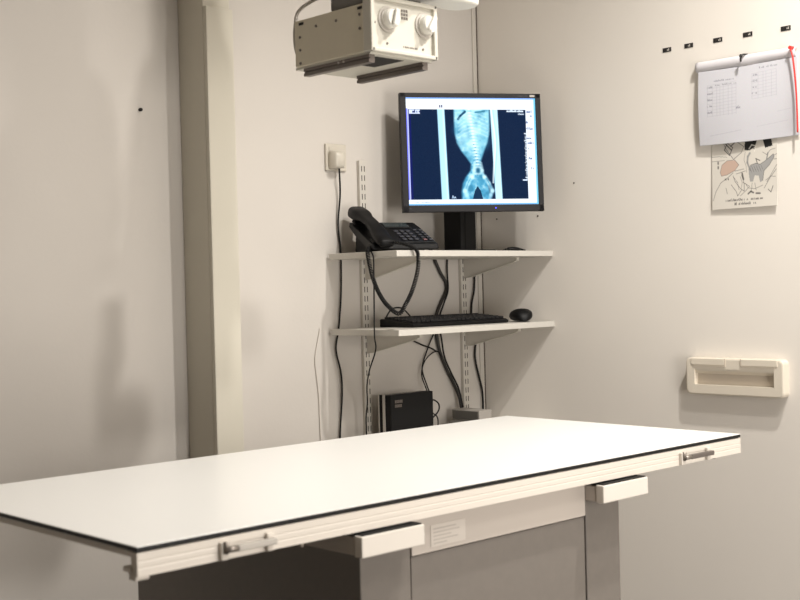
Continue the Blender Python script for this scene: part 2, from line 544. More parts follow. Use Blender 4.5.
# animal: soft tissue outline as half widths along the height
vy = np.array([.10, .16, .25, .34, .42, .50, .56, .62, .68, .74, .80, .88, .95])
lx = np.array([.362, .362, .362, .365, .378, .410, .448, .480, .474, .436, .412, .402, .402])
rx = np.array([.640, .640, .638, .632, .615, .590, .572, .556, .566, .592, .610, .624, .626])
L = np.interp(V, vy, lx); R_ = np.interp(V, vy, rx)
soft = 0.018
body = np.clip((U - L) / soft + .3, 0, 1) * np.clip((R_ - U) / soft + .3, 0, 1) * ((V > .108) & (V < .947))
def smooth_noise(sx, sy, oct_=3):
    out = np.zeros((H_, W_)); amp = 1
    for o_ in range(oct_):
        gx, gy = int(sx * 2 ** o_) + 2, int(sy * 2 ** o_) + 2
        g = rng.normal(0, 1, (gy, gx))
        fx = U * (gx - 1.001); fy = V * (gy - 1.001)
        x0 = fx.astype(int); y0 = fy.astype(int); tx = fx - x0; ty = fy - y0
        tx = tx * tx * (3 - 2 * tx); ty = ty * ty * (3 - 2 * ty)
        out += amp * ((g[y0, x0] * (1 - tx) + g[y0, x0 + 1] * tx) * (1 - ty) + (g[y0 + 1, x0] * (1 - tx) + g[y0 + 1, x0 + 1] * tx) * ty)
        amp *= .55
    return out
nz = smooth_noise(22, 18)
blend(im, body, (0.30, 0.62, 0.76))
blend(im, body * np.clip(.50 - (V - .40) * 1.6, 0, .62), (0.72, 0.93, 0.97))
blend(im, body * np.clip(nz * .34, 0, .65) * (V < .98), (0.86, 0.98, 1.0))
blend(im, body * np.clip(-nz * .30, 0, .5) * (V < .98), (0.15, 0.42, 0.56))
blend(im, body * np.exp(-((U - .52) / .09) ** 2 - ((V - .33) / .17) ** 2) * .5, (0.72, 0.93, 0.97))
line(im, [(.395, .20), (.415, .168), (.45, .13)], .008, (0.03, 0.22, 0.35), .9, .8)
line(im, [(.53, .135), (.60, .125)], .006, (0.10, 0.38, 0.5), .7, .8)
blob(im, .39, .30, .035, .045, (.20, .50, .64), .5); blob(im, .44, .36, .03, .04, (.80, .96, 1), .45)
blob(im, .60, .40, .035, .07, (.34, .66, .78), .45); blob(im, .405, .42, .02, .03, (.82, .97, 1), .4)
# spine
for k in range(22):
    v = .11 + k * .0285
    if v > .72: break
    u = .482 + .052 * min(1, max(0, (v - .12) / .5)) + (.0 if v < .4 else .0)
    rr = .0155 if v < .4 else .0175
    blob(im, u, v, rr, .0105, (0.93, 1.0, 1.0), .85, 3)
    blob(im, u - .022, v + .004, .006, .006, (0.85, 0.98, 1.0), .45)
    blob(im, u + .022, v + .004, .006, .006, (0.85, 0.98, 1.0), .45)
    if v > .4: blob(im, u + .004 * (-1) ** k, v + .014, .006, .005, (0.10, 0.35, 0.48), .7)
for k in range(6):
    v = .14 + k * .035
    line(im, [(.485, v), (.44, v + .02), (.395, v + .06)], .004, (.86, .98, 1), .30, .8)
    line(im, [(.50, v), (.56, v + .015), (.62, v + .05)], .004, (.86, .98, 1), .30, .8)
# pelvis and legs
blob(im, .536, .675, .034, .042, (0.86, 0.98, 1.0), .75, 3)
blob(im, .536, .680, .018, .030, (0.05, 0.30, 0.44), .9, 3)
for s in (-1, 1):
    cx = .536
    line(im, [(cx + s * .024, .61), (cx + s * .034, .68), (cx + s * .042, .75)], .010, (.82, .97, 1), .55, .8)
    line(im, [(cx + s * .050, .735), (cx + s * .080, .80), (cx + s * .106, .87)], .014, (.76, .95, 1), .6, .8)
    line(im, [(cx + s * .056, .745), (cx + s * .078, .79), (cx + s * .098, .85)], .004, (.32, .62, .74), .7, .8)
    line(im, [(cx + s * .106, .87), (cx + s * .092, .91), (cx + s * .086, .948)], .013, (.70, .92, .99), .6, .8)
    blob(im, cx + s * .104, .872, .020, .022, (.84, .98, 1), .5, 2)
    blob(im, cx + s * .050, .742, .014, .014, (.90, 1, 1), .7, 3)
poly(im, [(.488, .948), (.505, .87), (.528, .825), (.552, .87), (.568, .948)], (.02, .14, .26), .92)
blob(im, .536, .79, .028, .03, (.30, .62, .76), .5)
# white margins again
rect(im, 0, .947, 1, 1, (0.93, 0.965, 1.0)); rect(im, .922, 0, 1, 1, (0.93, 0.965, 1.0))
rect(im, 0.0, 0.985, 1, 1, (0.45, 0.70, 0.92))
rect(im, 0.0, 0.0, 1, 0.012, (0.55, 0.70, 0.98)); rect(im, .985, 0, 1, 1, (0.42, 0.75, 0.88), .9)
rect(im, .255, .068, .264, .095, (.22, .2, .35)); rect(im, .268, .068, .277, .095, (.22, .2, .35))
rect(im, .022, .112, .105, .150, (0.85, 0.9, 1.0)); scribble(im, .028, .10, .138, .022, (.1, .15, .35), 1, .8)
scribble(im, .775, .905, .127, .015, (.9, .95, 1), .95, .8, False); scribble(im, .775, .905, .130, .015, (.9, .95, 1), .9, .8, False)
scribble(im, .865, .905, .155, .015, (.9, .95, 1), .95, .8, False)
for k in range(32):
    v = .33 + k * .0138
    rect(im, .905 if k % 5 == 0 else .911, v, .922, v + .006, (.9, .95, 1))
rect(im, .882, .765, .918, .778, (.85, .92, 1))
scribble(im, .33, .35, .937, .022, (.8, .9, 1), .9, .8, False)
for v, u0, u1 in ((.135, .930, .975), (.175, .958, .968), (.235, .925, .935), (.295, .927, .972), (.385, .925, .955), (.43, .930, .975), (.48, .935, .945), (.575, .935, .962), (.67, .955, .985)):
    scribble(im, u0, u1, v, .020, (.35, .40, .55), .9, .8, False)
scribble(im, .05, .17, .978, .013, (.45, .5, .6), .6, .8)
def scr(u, v):
    return PM @ Vector(((u * 2 - 1) * SW, -0.001, (1 - v * 2) * SH))
sheet('screen', im, scr, 'screen', MON)
# stand
bm = bmesh.new()
box(bm, -0.029, 0.029, -0.034, 0.033, 0.006, 0.205, 0.004)
neck = obj('stand_neck', bm, 'black2', MON)
bm = bmesh.new(); box(bm, -0.012, 0.030, -0.0355, -0.034, 0.010, 0.19, 0.0005)
obj('neck_cover', bm, 'black', neck)
bm = bmesh.new(); box(bm, -0.11, 0.07, -0.075, 0.055, 0, 0.007, 0.003)
obj('stand_base', bm, 'black2', MON)

# ------------------------------------------------------------------ telephone
PY = math.radians(20)
TEL = thing('telephone', 'black corded desk telephone on the upper shelf left of the monitor', 'telephone', (-0.519, -0.2185, Z1 + 0.0005), -PY)
# local: x right, y back (0..0.165), z up
bm = bmesh.new()
prism(bm, [(0.0, 0.004), (0.004, 0.018), (0.118, 0.066), (0.160, 0.082), (0.164, 0.070), (0.120, 0.046), (0.03, 0.004)], 0, -0.0925, 0.0925, 0.003)
body = obj('base', bm, 'black', TEL)
bm = bmesh.new()
prism(bm, [(0.060, 0.0), (0.150, 0.0), (0.150, 0.008), (0.142, 0.066), (0.110, 0.048), (0.07, 0.02)], 0, -0.080, 0.080, 0.002)
obj('stand', bm, 'black2', TEL)
sl = math.atan2(0.048, 0.114)
def on_top(x, t, h=0.0):
    # t along the slope from the front edge, h above the surface
    return Vector((x, 0.004 + t * math.cos(sl) - h * math.sin(sl), 0.018 + t * math.sin(sl) + h * math.cos(sl)))
def slab(bm, x0, x1, t0, t1, h0, h1, bev=0.001):
    b2 = bmesh.new()
    box(b2, x0, x1, t0, t1, h0, h1, bev, 1)
    for v in b2.verts: v.co = on_top(v.co.x, v.co.y, v.co.z)
    me = bpy.data.meshes.new('tmp'); b2.to_mesh(me); b2.free(); bm.from_mesh(me); bpy.data.meshes.remove(me)
bm = bmesh.new(); slab(bm, -0.028, 0.088, 0.006, 0.150, -0.001, 0.003, 0.0015)
obj('keypad_plate', bm, 'black', TEL)
bm = bmesh.new(); slab(bm, -0.018, 0.062, 0.108, 0.146, 0.003, 0.006)
obj('display_surround', bm, 'black2', TEL)
bm = bmesh.new(); slab(bm, -0.012, 0.056, 0.113, 0.141, 0.006, 0.0066, 0)
obj('display', bm, 'bluelcd', TEL)
for r in range(4):
    for q in range(3):
        bm = bmesh.new(); slab(bm, 0.000 + q * 0.017, 0.012 + q * 0.017, 0.018 + r * 0.020, 0.029 + r * 0.020, 0.003, 0.0065)
        obj('key', bm, 'key', TEL)
for r in range(5):
    bm = bmesh.new(); slab(bm, 0.058, 0.068, 0.016 + r * 0.018, 0.024 + r * 0.018, 0.003, 0.006)
    k_ = obj('function_key', bm, 'pink' if r == 0 else 'key', TEL)
    if r == 0: k_['label'] = 'small pink key'
for r in range(5):
    bm = bmesh.new(); slab(bm, 0.074, 0.084, 0.016 + r * 0.018, 0.024 + r * 0.018, 0.003, 0.006)
    obj('function_key', bm, 'key', TEL)
# handset: long arched grip with two thick ends
bm = bmesh.new()
secs = []
for t, hw, hh, lift in ((-0.030, .014, .007, .010), (-0.024, .0205, .011, .011), (0.006, .0225, .0125, .013), (0.026, .0215, .0110, .018), (0.046, .0190, .0095, .024),
                        (0.085, .0175, .0088, .028), (0.118, .0190, .0095, .027), (0.136, .023, .0135, .027), (0.152, .0250, .0165, .024), (0.182, .0245, .0165, .022), (0.190, .017, .010, .020)):
    c_ = on_top(-0.066 - 0.03 * (t - 0.08), t, lift)
    n_ = on_top(-0.066 - 0.03 * (t - 0.08), t, lift + 1) - c_
    secs.append((c_, (hw, 0, 0), n_ * hh))
loft(bm, secs, n=24, e=3.2)
hs = obj('handset', bm, 'black', TEL, True)
bm = bmesh.new(); slab(bm, -0.088, -0.036, 0.140, 0.162, 0.0, 0.010, 0.003)
obj('cradle', bm, 'black', TEL)
bm = bmesh.new(); slab(bm, -0.088, -0.036, 0.0, 0.030, 0.0, 0.004, 0.002)
obj('cradle', bm, 'black', TEL)
# coiled handset cord (world coordinates)
cpath = [(-0.592, -0.165, 1.306), (-0.610, -0.172, 1.296), (-0.6125, -0.181, 1.262), (-0.612, -0.192, 1.227), (-0.614, -0.215, 1.189), (-0.616, -0.247, 1.158),
         (-0.606, -0.277, 1.137), (-0.592, -0.288, 1.160), (-0.570, -0.290, 1.194), (-0.551, -0.290, 1.239), (-0.545, -0.288, 1.274), (-0.549, -0.284, 1.296), (-0.562, -0.262, 1.309), (-0.583, -0.238, 1.3165)]
pa = catmull(cpath, 14)
cum = [0]
for a, b in zip(pa, pa[1:]): cum.append(cum[-1] + (b - a).length)
def along(s):
    for i in range(len(cum) - 1):
        if cum[i + 1] >= s:
            t = (s - cum[i]) / max(1e-9, cum[i + 1] - cum[i])
            return pa[i].lerp(pa[i + 1], t), (pa[i + 1] - pa[i]).normalized()
    return pa[-1], (pa[-1] - pa[-2]).normalized()
hel = []
u_ = None
Ltot = cum[-1]; pitch = 0.0042; st_ = 10
N = int(Ltot / pitch * st_)
for i in range(N + 1):
    s = Ltot * i / N
    p, d = along(s)
    if u_ is None: u_ = d.orthogonal().normalized()
    u_ = (u_ - d * u_.dot(d)).normalized()
    v_ = d.cross(u_)
    a = 2 * PI * i / st_
    hel.append(p + 0.0043 * (math.cos(a) * u_ + math.sin(a) * v_))
bm = bmesh.new()
tube(bm, hel, 0.0017, n=5, smooth=False)
inv = (Matrix.Translation(TEL.location) @ Matrix.Rotation(-PY, 4, 'Z')).inverted()
bmesh.ops.transform(bm, matrix=inv, verts=bm.verts)
obj('coiled_cord', bm, 'cable', TEL, True)

# ------------------------------------------------------------------ keyboard and mouse
KB = thing('keyboard', 'black computer keyboard on the middle wall shelf', 'keyboard', (-0.298, -0.135, Z2 + 0.0005), math.radians(-2.5))
bm = bmesh.new()
prism(bm, [(-0.067, 0.0), (-0.069, 0.007), (-0.060, 0.012), (0.062, 0.022), (0.067, 0.020), (0.067, 0.0)], 0, -0.178, 0.176, 0.0025)
obj('case', bm, 'black', KB)
ks = 0.0162
for r in range(6):
    for q in range(21):
        x0 = -0.170 + q * ks
        if r == 0 and 4 <= q <= 9:
            if q > 4: continue
            w = ks * 6 - 0.002
        else: w = ks - 0.0022
        y0 = -0.057 + r * 0.0188 + (0.004 if r == 5 else 0)
        zb = 0.0118 + (y0 + 0.060) * 0.082
        bm = bmesh.new(); box(bm, x0, x0 + w, y0, y0 + 0.0160, zb, zb + 0.0065, 0.0014, 1)
        if r * 21 + q < 98 + 0 or True:
            KEYS = globals().setdefault('KEYS', [])
            KEYS.append(bm)
# the hundred front keys as parts, the rest as one part
for i, bm in enumerate(KEYS[:99]): obj('keycap', bm, 'keycap', KB)
rest = bmesh.new()
for bm in KEYS[99:]:
    me = bpy.data.meshes.new('tmp'); bm.to_mesh(me); bm.free(); rest.from_mesh(me); bpy.data.meshes.remove(me)
obj('rear_keycaps', rest, 'keycap', KB)['kind'] = 'stuff'

MS = thing('computer_mouse', 'black computer mouse at the right end of the middle shelf', 'mouse', (-0.052, -0.192, Z2 + 0.0005), math.radians(-38))
bm = bmesh.new()
secs = []
for k in range(17):
    t = -1 + 2 * k / 16
    t_ = math.sin(t * PI / 2) * 0.996
    w = 0.031 * math.sqrt(max(0.004, 1 - abs(t_) ** 2.6))
    h = 0.0168 * math.sqrt(max(0.004, 1 - abs(t_) ** 2.2)) * (1.06 - 0.22 * t_)
    secs.append(((0, 0.052 * t_, h + 0.0006), (w, 0, 0), (0, 0, h)))
loft(bm, secs, n=28, e=2.3)
obj('shell', bm, 'black', MS, True)
bm = bmesh.new(); cyl(bm, (-0.003, 0.032, 0.0245), (0.003, 0.032, 0.0245), 0.0075, n=20)
obj('scroll_wheel', bm, 'key', MS, True)
bm = bmesh.new(); box(bm, -0.0315, -0.028, -0.014, 0.012, 0.012, 0.016, 0.0012)
obj('side_button', bm, 'key', MS)

# ------------------------------------------------------------------ black box and grey box on the lowest shelf
BX = thing('network_box', 'upright black electronics box with silver stripe behind the table', 'electronics box', (-0.4, -0.09, Z3 + 0.0005))
bm = bmesh.new(); box(bm, -0.077, 0.080, -0.012, 0.012, 0, 0.1165, 0.002); 
obj('front_panel', bm, 'black2', BX)
bm = bmesh.new(); box(bm, -0.0772, 0.079, 0.0125, 0.0225, 0, 0.1162, 0.001)
obj('silver_band', bm, 'silver', BX)['label'] = 'silver stripe along the side'
bm = bmesh.new(); box(bm, -0.0765, 0.079, 0.0225, 0.0350, 0, 0.1155, 0.001)
obj('rear_panel', bm, 'black2', BX)
bm = bmesh.new(); box(bm, -0.0765, 0.079, 0.0350, 0.0400, 0, 0.1150, 0.001)
obj('silver_band', bm, 'silver', BX)['label'] = 'silver edge at the back'
bm = bmesh.new()
for r in range(2):
    x = -0.063
    for q in range(5):
        w = 0.0045 if r == 0 else (0.003, 0.005, 0.004, 0.0045, 0.003)[q]
        z0 = 0.094 - r * 0.0115
        box(bm, x, x + w, -0.0124, -0.0119, z0, z0 + 0.008)
        x += w + 0.0012
obj('lettering', bm, 'darksteel', BX)
bm = bmesh.new(); box(bm, 0.080, 0.086, -0.004, 0.008, 0.085, 0.093, 0.001); box(bm, 0.080, 0.086, -0.004, 0.008, 0.050, 0.058, 0.001)
obj('plug', bm, 'black2', BX)

GB = thing('junction_box', 'small grey cable box behind the table near the corner', 'cable box', (-0.152, -0.085, Z3 + 0.0215))
bm = bmesh.new(); box(bm, -0.026, 0.025, -0.055, 0.052, 0.0, 0.030, 0.0015)
obj('housing', bm, 'greybox', GB)
bm = bmesh.new(); box(bm, -0.0268, -0.0260, -0.050, 0.048, 0.003, 0.027)
obj('side_cover', bm, 'greydark', GB)
pb = obj('power_adapter', B(-0.21, -0.10, -0.15, -0.05, Z3 + 0.0005, Z3 + 0.0210, bev=0.004), 'greydark')
tag(pb, 'flat dark adapter lying under the small grey cable box', 'power adapter')

# ------------------------------------------------------------------ wall socket with plug
SK = thing('wall_socket', 'cream square wall socket beside the shelves', 'wall socket', (-0.564, 0, 1.549))
bm = bmesh.new(); box(bm, -0.0355, 0.0355, -0.008, 0, -0.0355, 0.0355, 0.0025)
obj('cover_plate', bm, 'socket', SK)
bm = bmesh.new(); box(bm, -0.026, 0.026, -0.0105, -0.008, -0.026, 0.026, 0.001)
obj('insert', bm, 'socket', SK)
PG = thing('power_plug', 'cream plug adapter in the wall socket with black cord', 'plug', (-0.576, -0.0105, 1.541))
bm = bmesh.new()
loft(bm, [((0, 0, 0), (.018, 0, 0), (0, 0, .0235)), ((0, -.010, 0), (.018, 0, 0), (0, 0, .0235)), ((0, -.024, -.001), (.017, 0, 0), (0, 0, .0215)), ((0, -.029, -.001), (.014, 0, 0), (0, 0, .018))], n=32, e=5)
obj('body', bm, 'socket', PG, True)
bm = bmesh.new()
pc = [(-0.568, -0.022, 1.524), (-0.5675, -0.022, 1.510), (-0.560, -0.014, 1.45), (-0.564, -0.0075, 1.371), (-0.556, -0.006, 1.299), (-0.559, -0.007, 1.198), (-0.566, -0.006, 1.124), (-0.572, -0.006, 1.088), (-0.582, -0.007, 1.041),
      (-0.567, -0.007, 0.979), (-0.565, -0.007, 0.92), (-0.576, -0.007, 0.81), (-0.576, -0.007, 0.723)]
tube(bm, [(a + 0.576, b + 0.0105, c - 1.541) for a, b, c in pc], 0.0024)
obj('cord', bm, 'cable', PG, True)

# ------------------------------------------------------------------ loose cables
def cable(name, pts, r, m, label, cat='cable', group=None):
    bm = bmesh.new()
    tube(bm, pts, r)
    return tag(obj(name, bm, m, None, True), label, cat, group)
bm = bmesh.new(); tube(bm, [(-0.600, -0.170, 1.300), (-0.609, -0.190, 1.285), (-0.609, -0.193, 1.267), (-0.609, -0.191, 1.171), (-0.609, -0.189, 1.083), (-0.607, -0.190, 1.046), (-0.585, -0.14, 0.991), (-0.550, -0.090, 0.946), (-0.525, -0.062, 0.90), (-0.520, -0.050, 0.86), (-0.520, -0.05, 0.803)], 0.0019)
bmesh.ops.transform(bm, matrix=inv, verts=bm.verts)
obj('line_cord', bm, 'cable', TEL, True)
cable('pale_cord', [(-0.632, -0.003, 1.100), (-0.636, -0.003, 1.083), (-0.643, -0.003, 1.057), (-0.651, -0.003, 1.018), (-0.646, -0.003, 0.966), (-0.641, -0.003, 0.913), (-0.64, -0.003, 0.848), (-0.636, -0.003, 0.70)],
      0.0011, 'palecord', 'thin pale cord on the wall left of the shelves')
cable('thick_cable', [(-0.222, -0.007, 1.310), (-0.208, -0.007, 1.283), (-0.185, -0.007, 1.243), (-0.162, -0.007, 1.211), (-0.163, -0.006, 1.185), (-0.184, -0.006, 1.154), (-0.201, -0.006, 1.123), (-0.207, -0.006, 1.092), (-0.204, -0.007, 1.055),
      (-0.193, -0.007, 1.014), (-0.170, -0.007, 0.967), (-0.139, -0.010, 0.913), (-0.124, -0.014, 0.877), (-0.124, -0.020, 0.848)], 0.0048, 'cable2', 'thick charcoal cable bundle behind the shelves, leading to the grey cable box')
cable('monitor_cable', [(-0.150, -0.020, 1.330), (-0.153, -0.0075, 1.288), (-0.156, -0.0075, 1.248), (-0.158, -0.010, 1.225), (-0.166, -0.018, 1.188), (-0.186, -0.019, 1.150), (-0.198, -0.016, 1.122), (-0.1935, -0.0065, 1.092), (-0.190, -0.012, 1.048), (-0.188, -0.019, 1.002), (-0.166, -0.022, 0.955), (-0.142, -0.028, 0.907), (-0.134, -0.036, 0.853)],
      0.0026, 'cable', 'black cable beside the thick charcoal bundle under the monitor')
cable('thin_cable', [(-0.195, -0.008, 1.100), (-0.22, -0.008, 1.064), (-0.245, -0.008, 1.023), (-0.269, -0.010, 0.973), (-0.268, -0.025, 0.928), (-0.275, -0.045, 0.90), (-0.285, -0.055, 0.86), (-0.290, -0.05, 0.806)],
      0.0020, 'cable', 'thin black cable dropping from the keyboard shelf beside the black box')
cable('thin_cable', [(-0.315, -0.007, 1.078), (-0.303, -0.007, 1.056), (-0.272, -0.007, 1.041), (-0.233, -0.009, 1.028), (-0.206, -0.009, 1.016)],
      0.0022, 'cable', 'short black cable crossing to the bundle below the keyboard')
cable('thin_cable', [(-0.199, -0.0185, 1.000), (-0.210, -0.018, 1.016), (-0.233, -0.014, 1.013), (-0.266, -0.016, 0.990), (-0.281, -0.02, 0.954), (-0.277, -0.035, 0.910), (-0.28, -0.045, 0.868), (-0.300, -0.046, 0.806)],
      0.0018, 'cable', 'thin black cable looping from the bundle down behind the black box')
cable('keyboard_cable', [(-0.445, -0.052, 1.104), (-0.441, -0.055, 1.125), (-0.425, -0.058, 1.143), (-0.40, -0.058, 1.147), (-0.378, -0.058, 1.140), (-0.352, -0.058, 1.118)], 0.0022, 'cable', 'arched black cable behind the keyboard')
cable('power_cable', [(-0.060, -0.030, 1.310), (-0.050, -0.0085, 1.285), (-0.042, -0.0075, 1.241), (-0.045, -0.0075, 1.188), (-0.056, -0.0075, 1.151), (-0.060, -0.0075, 1.107), (-0.055, -0.0065, 1.080), (-0.044, -0.0075, 1.042), (-0.048, -0.0075, 0.99), (-0.034, -0.0075, 0.936), (-0.020, -0.0075, 0.887), (-0.018, -0.0075, 0.81)],
      0.0030, 'cable', 'black cable running down the corner of the room')
cable('coiled_lead', [(-0.085, -0.16, Z1 + 0.003), (-0.06, -0.15, Z1 + 0.009), (-0.03, -0.13, Z1 + 0.006), (-0.02, -0.16, Z1 + 0.004), (-0.05, -0.19, Z1 + 0.006), (-0.08, -0.175, Z1 + 0.010), (-0.045, -0.17, Z1 + 0.012), (-0.012, -0.18, Z1 + 0.004)],
      0.0028, 'cable', 'short black lead lying at the right end of the upper shelf')
cable('side_lead', [(-0.3135, -0.088, 0.8895), (-0.300, -0.088, 0.889), (-0.286, -0.09, 0.876), (-0.291, -0.09, 0.856), (-0.312, -0.075, 0.83), (-0.318, -0.058, 0.804)], 0.0021, 'cable', 'upper of two short black leads at the side of the black box')
cable('side_lead', [(-0.3135, -0.088, 0.8545), (-0.303, -0.088, 0.851), (-0.292, -0.09, 0.838), (-0.292, -0.09, 0.806)], 0.0019, 'cable', 'lower of two short black leads at the side of the black box')

# ------------------------------------------------------------------ X-ray tube head above the table
cx0, cx1, cy0, cy1, cz0, cz1 = -1.152, -0.978, -0.801, -0.573, 1.640, 1.733
CO = thing('collimator', 'cream X-ray collimator box with two white knobs above the table', 'X-ray collimator', ((cx0 + cx1) / 2, (cy0 + cy1) / 2, cz1))
CV = -Vector(CO.location)
def cp(name, bm, m, parent=CO, smooth=False):
    bmesh.ops.translate(bm, vec=CV, verts=bm.verts)
    return obj(name, bm, m, parent, smooth)
cp('housing', B(cx0 + 0.002, cx1 - 0.002, cy0 + 0.022, cy1, cz0 + 0.001, cz1 - 0.001, bev=0.002), 'coll')
bm = bmesh.new()
box(bm, cx0, cx0 + 0.009, cy0, cy0 + 0.024, cz0, cz1 + 0.012, 0.002)
box(bm, cx1 - 0.009, cx1, cy0, cy0 + 0.024, cz0, cz1 + 0.012, 0.002)
box(bm, cx0 + 0.001, cx1 - 0.001, cy0, cy0 + 0.024, cz0, cz0 + 0.008, 0.002)
box(bm, cx0 + 0.001, cx1 - 0.001, cy0, cy0 + 0.024, cz1 + 0.004, cz1 + 0.012, 0.002)
cp('front_frame', bm, 'collwhite')
fp = cp('control_panel', B(cx0 + 0.008, cx1 - 0.008, cy0 + 0.008, cy0 + 0.023, cz0 + 0.006, cz1 + 0.006), 'collwhite')
yp = cy0 + 0.008
bm = bmesh.new()
for i in range(3):
    for j in range(3):
        x = -1.068 + i * 0.0062; z = 1.7090 + j * 0.0070
        box(bm, x, x + 0.0046, yp - 0.0004, yp, z, z + 0.0052)
cp('panel_symbol', bm, 'darksteel', fp)
bm = bmesh.new()
for k in range(9):
    x = -1.064 + k * 0.0043
    box(bm, x, x + (0.0028 if k % 3 else 0.0015), yp - 0.0004, yp, 1.6555, 1.6590)
cp('panel_lettering', bm, 'darksteel', fp)
def knob(x, z, ang):
    bm = bmesh.new()
    lathe(bm, (x, yp, z), (0, -1, 0), [(0, 0.0245), (0.003, 0.0245), (0.0035, 0.0205), (0.007, 0.0200), (0.0072, 0.0), ], 36)
    k_ = cp('knob', bm, 'silver')
    bm = bmesh.new()
    lathe(bm, (x, yp - 0.007, z), (0, -1, 0), [(0, 0.0185), (0.009, 0.0175), (0.013, 0.0150), (0.014, 0.0)], 36)
    cp('knob_cap', bm, 'knob', k_)
    bm = bmesh.new()
    box(bm, -0.0050, 0.0050, -0.008, 0, -0.0165, 0.0165, 0.003)
    bmesh.ops.rotate(bm, matrix=Matrix.Rotation(ang, 3, 'Y'), verts=bm.verts)
    bmesh.ops.translate(bm, vec=(x, yp - 0.020, z), verts=bm.verts)
    cp('knob_grip', bm, 'knob', k_)
knob(-1.104, 1.704, 0.25)
knob(-1.008, 1.704, 0.55)
def scr_x(px, z, y=yp, r=0.0024): # screws on the front
    bm = bmesh.new(); cyl(bm, (px, y - 0.0012, z), (px, y, z), r, n=12); cp('screw', bm, 'darksteel')
for px, z in ((-1.137, 1.695), (-1.106, 1.659), (-1.012, 1.658), (-0.989, 1.688)): scr_x(px, z)
for y, z in ((-0.590, 1.698), (-0.590, 1.673), (-0.640, 1.712), (-0.700, 1.712), (-0.767, 1.712), (-0.767, 1.686), (-0.590, 1.647)):
    bm = bmesh.new(); cyl(bm, (cx0 + 0.0005, y, z), (cx0 + 0.002, y, z), 0.0028, n=12); cp('screw', bm, 'darksteel')
bm = bmesh.new()
for y0_, y1_ in ((-0.601, -0.588), (-0.774, -0.762)): box(bm, cx0 + 0.0008, cx0 + 0.0025, y0_, y1_, 1.7215, 1.7265)
cp('slot', bm, 'slot')
# underside frame, window and accessory rails
cp('bottom_frame', B(cx0 + 0.006, cx1 - 0.004, cy0 + 0.012, cy1 + 0.004, cz0 - 0.004, cz0 + 0.001, bev=0.001), 'collwhite')
cp('light_window', B(-1.118, -1.046, cy0 + 0.026, cy0 + 0.110, cz0 - 0.0046, cz0 - 0.004), 'slot')
for x0_ in (-1.147, -1.008):
    bm = bmesh.new()
    prism(bm, [(x0_, cz0 - 0.004), (x0_ + 0.014, cz0 - 0.004), (x0_ + 0.014, cz0 - 0.019), (x0_, cz0 - 0.019), (x0_, cz0 - 0.013), (x0_ + 0.0025, cz0 - 0.0125), (x0_ + 0.0025, cz0 - 0.0105), (x0_, cz0 - 0.010)], 1, cy0 + 0.014, cy1 - 0.022)
    cp('accessory_rail', bm, 'darksteel')
for y in (-0.70, -0.715):
    bm = bmesh.new(); cyl(bm, (-1.148, y, cz0 - 0.008), (-1.147, y, cz0 - 0.008), 0.0022, n=10); cp('screw', bm, 'silver')
bm = bmesh.new()
tube(bm, [(-1.120, -0.574, 1.655), (-1.136, -0.566, 1.665), (-1.141, -0.562, 1.695), (-1.139, -0.562, 1.728), (-1.129, -0.56, 1.756), (-1.103, -0.565, 1.778), (-1.070, -0.60, 1.800)], 0.0036)
cp('cable', bm, 'silver', smooth=True)
# tube housing, mount and ceiling column
TB = thing('x_ray_tube', 'white X-ray tube housing on a dark mount above the collimator, at the top edge', 'X-ray tube', (-0.97, -0.69, CEIL))
TV = -Vector(TB.location)
def bp_(name, bm, m, parent=TB, smooth=False):
    bmesh.ops.translate(bm, vec=TV, verts=bm.verts)
    return obj(name, bm, m, parent, smooth)
bm = bmesh.new(); box(bm, -1.146, -0.992, cy0 + 0.030, -0.680, cz1 + 0.0005, 1.80, 0.002)
bp_('mount', bm, 'mount')
bm = bmesh.new()
loft(bm, [((-1.03, -0.90, 1.955), (.045, 0, 0), (0, 0, .115)), ((-1.03, -0.89, 1.955), (.062, 0, 0), (0, 0, .138)), ((-1.03, -0.865, 1.95), (.070, 0, 0), (0, 0, .148)),
          ((-1.03, -0.63, 1.95), (.070, 0, 0), (0, 0, .148)), ((-1.03, -0.60, 1.95), (.060, 0, 0), (0, 0, .135))], n=40, e=2.8)
bp_('housing', bm, 'tube', smooth=True)
bm = bmesh.new()
prism(bm, [(-1.125, -0.825), (-0.90, -0.825), (-0.876, -0.818), (-0.866, -0.802), (-0.864, -0.78), (-0.874, -0.758), (-0.895, -0.748), (-1.125, -0.748)], 2, 1.757, 1.790, 0.006, 3)
bp_('handle_plate', bm, 'tube')
bm = bmesh.new(); box(bm, -1.055, -0.985, -0.74, -0.67, 2.09, CEIL - 0.02, 0.004)
bp_('support_column', bm, 'tube')
bm = bmesh.new(); box(bm, -1.15, -0.89, -0.83, -0.58, CEIL - 0.02, CEIL, 0.004)
bp_('ceiling_plate', bm, 'mount')

